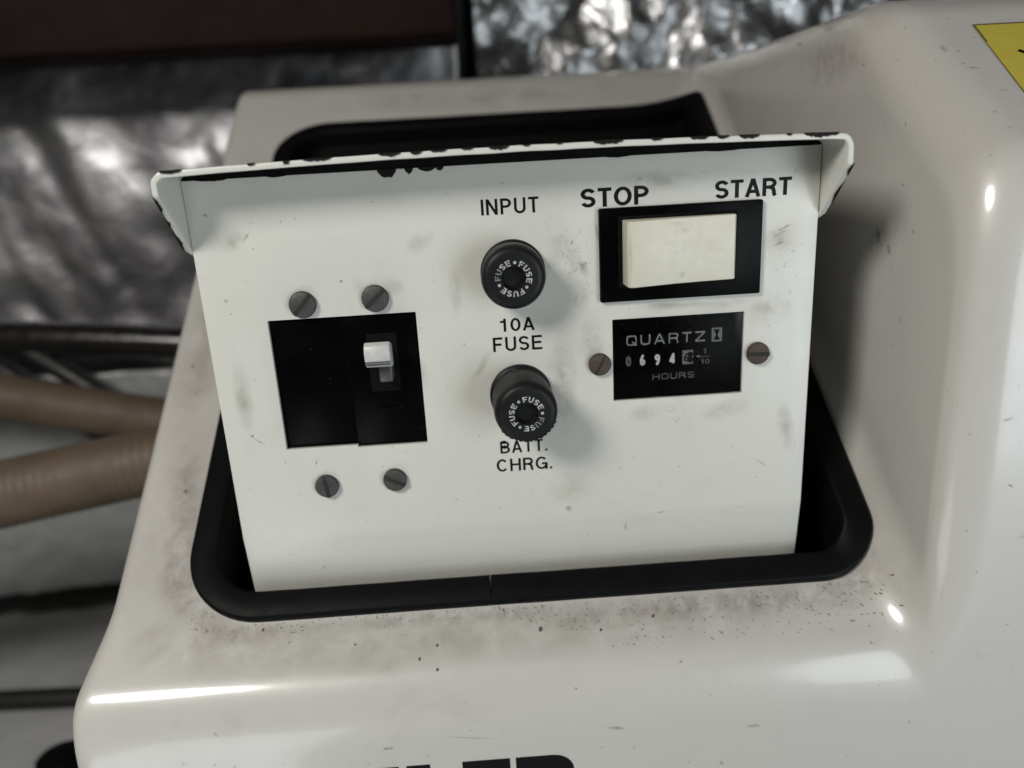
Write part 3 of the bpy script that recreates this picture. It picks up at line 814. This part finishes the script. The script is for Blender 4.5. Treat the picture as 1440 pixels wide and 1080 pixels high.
smears('grime', [(-112, 47, 6, 22, 8), (-96, 2, 16, 6, -30), (-108, 12, 7, 13, 20), (-80, -3.5, 22, 3.5, 0), (-110, 25, 5, 12, 10), (30, -5, 60, 5, 0), (70, -4, 40, 8, 0), (98, 0, 14, 9, 30), (-116, 130, 5, 30, 0),
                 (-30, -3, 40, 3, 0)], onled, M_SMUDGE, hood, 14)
smears('brown_film', [(-117, 95, 12, 60, 3), (-112, 30, 16, 40, 0), (-60, -10, 60, 10, 0), (20, -9, 70, 10, 0), (-117, 180, 12, 70, 0), (0, 275, 100, 16, 0), (-100, -6, 22, 12, 0)], lambda a, b: P(a, b, h_surf(a, b)+.03), M_FILM, hood, 20)
onfr = lambda a, b: P(a, 0, 0)*0+Vector((a, -30.05, b))
onfr2 = lambda a, b: Vector((a, -30.08, b))
smears('scuff', [(-101.5, -158, .5, .7, 0), (-92.8, -159, .6, .6, 0), (-43.6, -158, 2, .7, 5), (-20, -156.5, 8, .22, -8), (21.8, -157, 3, .7, -10), (52.9, -172.4, .6, 1, 30), (108, -163, .5, .6, 0),
                 (125, -70, 2, .4, 20), (128, -89, 1.2, .4, -30), (62, -160, 2.5, .7, 0), (133, -132, .6, .5, 0)]
       +[(-118+340*rs.random(), -200+28*rs.random() if i % 3 else -158-8*rs.random(), .2+1.0*rs.random()**2, .12+.3*rs.random()**2, 180*rs.random()) for i in range(45)]
       +[(130+90*rs.random(), -140+125*rs.random(), .3+1.6*rs.random()**2, .12+.3*rs.random()**2, 180*rs.random()) for i in range(40)]+[(126, -20, 1.8, .3, 0), (140, -40, 3, .3, 10), (134, -104, 3, .4, 10)], onfr, M_SCUFF, hood)
onwl = lambda a, b: Vector((XW-.05, a, b))
smears('scuff', [(86, 34, 3.2, .8, 0), (62, 36, 5, 1.5, 0), (18.9, -27.4, 3.2, 1.6, 60), (12, -31, 2, 1.2, 60), (0, -24.7, .8, .7, 0), (9.7, -36, 1.6, .3, 80), (39.5, -29.5, .8, .5, 0), (7.5, -12.3, .9, .4, 0), (36, 22, .8, .5, 0), (59, -2, .7, .6, 0),
                 (20, 4, 1, .4, 10), (2, -50, 2, .3, 80)]+[(-4+75*rs.random(), -55+75*rs.random(), .2+.8*rs.random()**2, .12+.25*rs.random()**2, 180*rs.random()) for i in range(45)], onwl, M_SCUFF, hood)
smears('grime', [(20, -28, 9, 7, 0), (60, 25, 30, 10, 0)], onwl, M_SMUDGE, hood)
smears('pale_scuff', [(24, -45, .9, 10, 0), (20, -56, .7, 13, 4), (28, -31, .7, 7, 0), (17, -63, 2.6, 7, 0), (31, -50, .4, 14, 0), (14, -72, 2, 4, 10)], lambda a, b: Vector((XW-.09, a, b)), M_PALE, hood)
ontp = lambda a, b: on_top(a, b, .06)
smears('scuff', [(124, 106, 1.0, 2.2, 0), (126, 98, .8, .6, 0), (127.5, 95.5, 2.4, .7, -10), (124, 75, 1.2, .4, 20), (124.6, 68, 1, .35, 20), (131, 84, 1.6, .3, -15), (133, 76, .5, 3, 0)], ontp, M_SCUFF, hood)

# loose dirt specks on the front strip of the slope
V, F = [], []; rnd = random.Random(3)
def speck(x, u, L, W, ang):
    o = len(V); k = 6
    for i in range(k):
        t = 2*math.pi*i/k; a, b = L*math.cos(t)*(.7+.5*rnd.random()), W*math.sin(t)*(.7+.5*rnd.random())
        V.append(onled2(x+a*math.cos(R(ang))-b*math.sin(R(ang)), u+a*math.sin(R(ang))+b*math.cos(R(ang))))
    F.append(tuple(range(o, o+k)))
for i in range(800):
    x = 108-118*rnd.random()**1.15; u = -1.0-14.5*rnd.random()**1.25*min(1, (x+16)/40)
    s = .05+.24*rnd.random()**4
    speck(x, u, s*(1.2+1.6*rnd.random()), s*.55, -55+30*rnd.random())
for i in range(190):
    x = -100+95*rnd.random(); u = -.8-3.5*rnd.random()**2; s = .06+.16*rnd.random()**3
    speck(x, u, s*1.3, s, 360*rnd.random())
for i in range(130):
    a = rnd.random()*R(100)+R(170); rr = 25+9*rnd.random()**2
    speck(-81+rr*math.cos(a), 24+rr*math.sin(a), .06+.22*rnd.random()**3, .07+.1*rnd.random(), 360*rnd.random())
for x, u, s in ((2.3, -8.5, .9), (-28.1, -11.1, .6), (-33.2, -14.6, .55), (-28.1, -18, .5), (-79.7, -2.6, .6), (-112, 47, .7), (-120, 102, .7), (36, -7, .6), (20, -10, .5), (-52, -9, .4)):
    speck(x, u, s, s*.75, 70)
tag(mesh('dirt_specks', V, F, simple('dirt', (.075, .06, .048), .8), hood), kind='stuff')
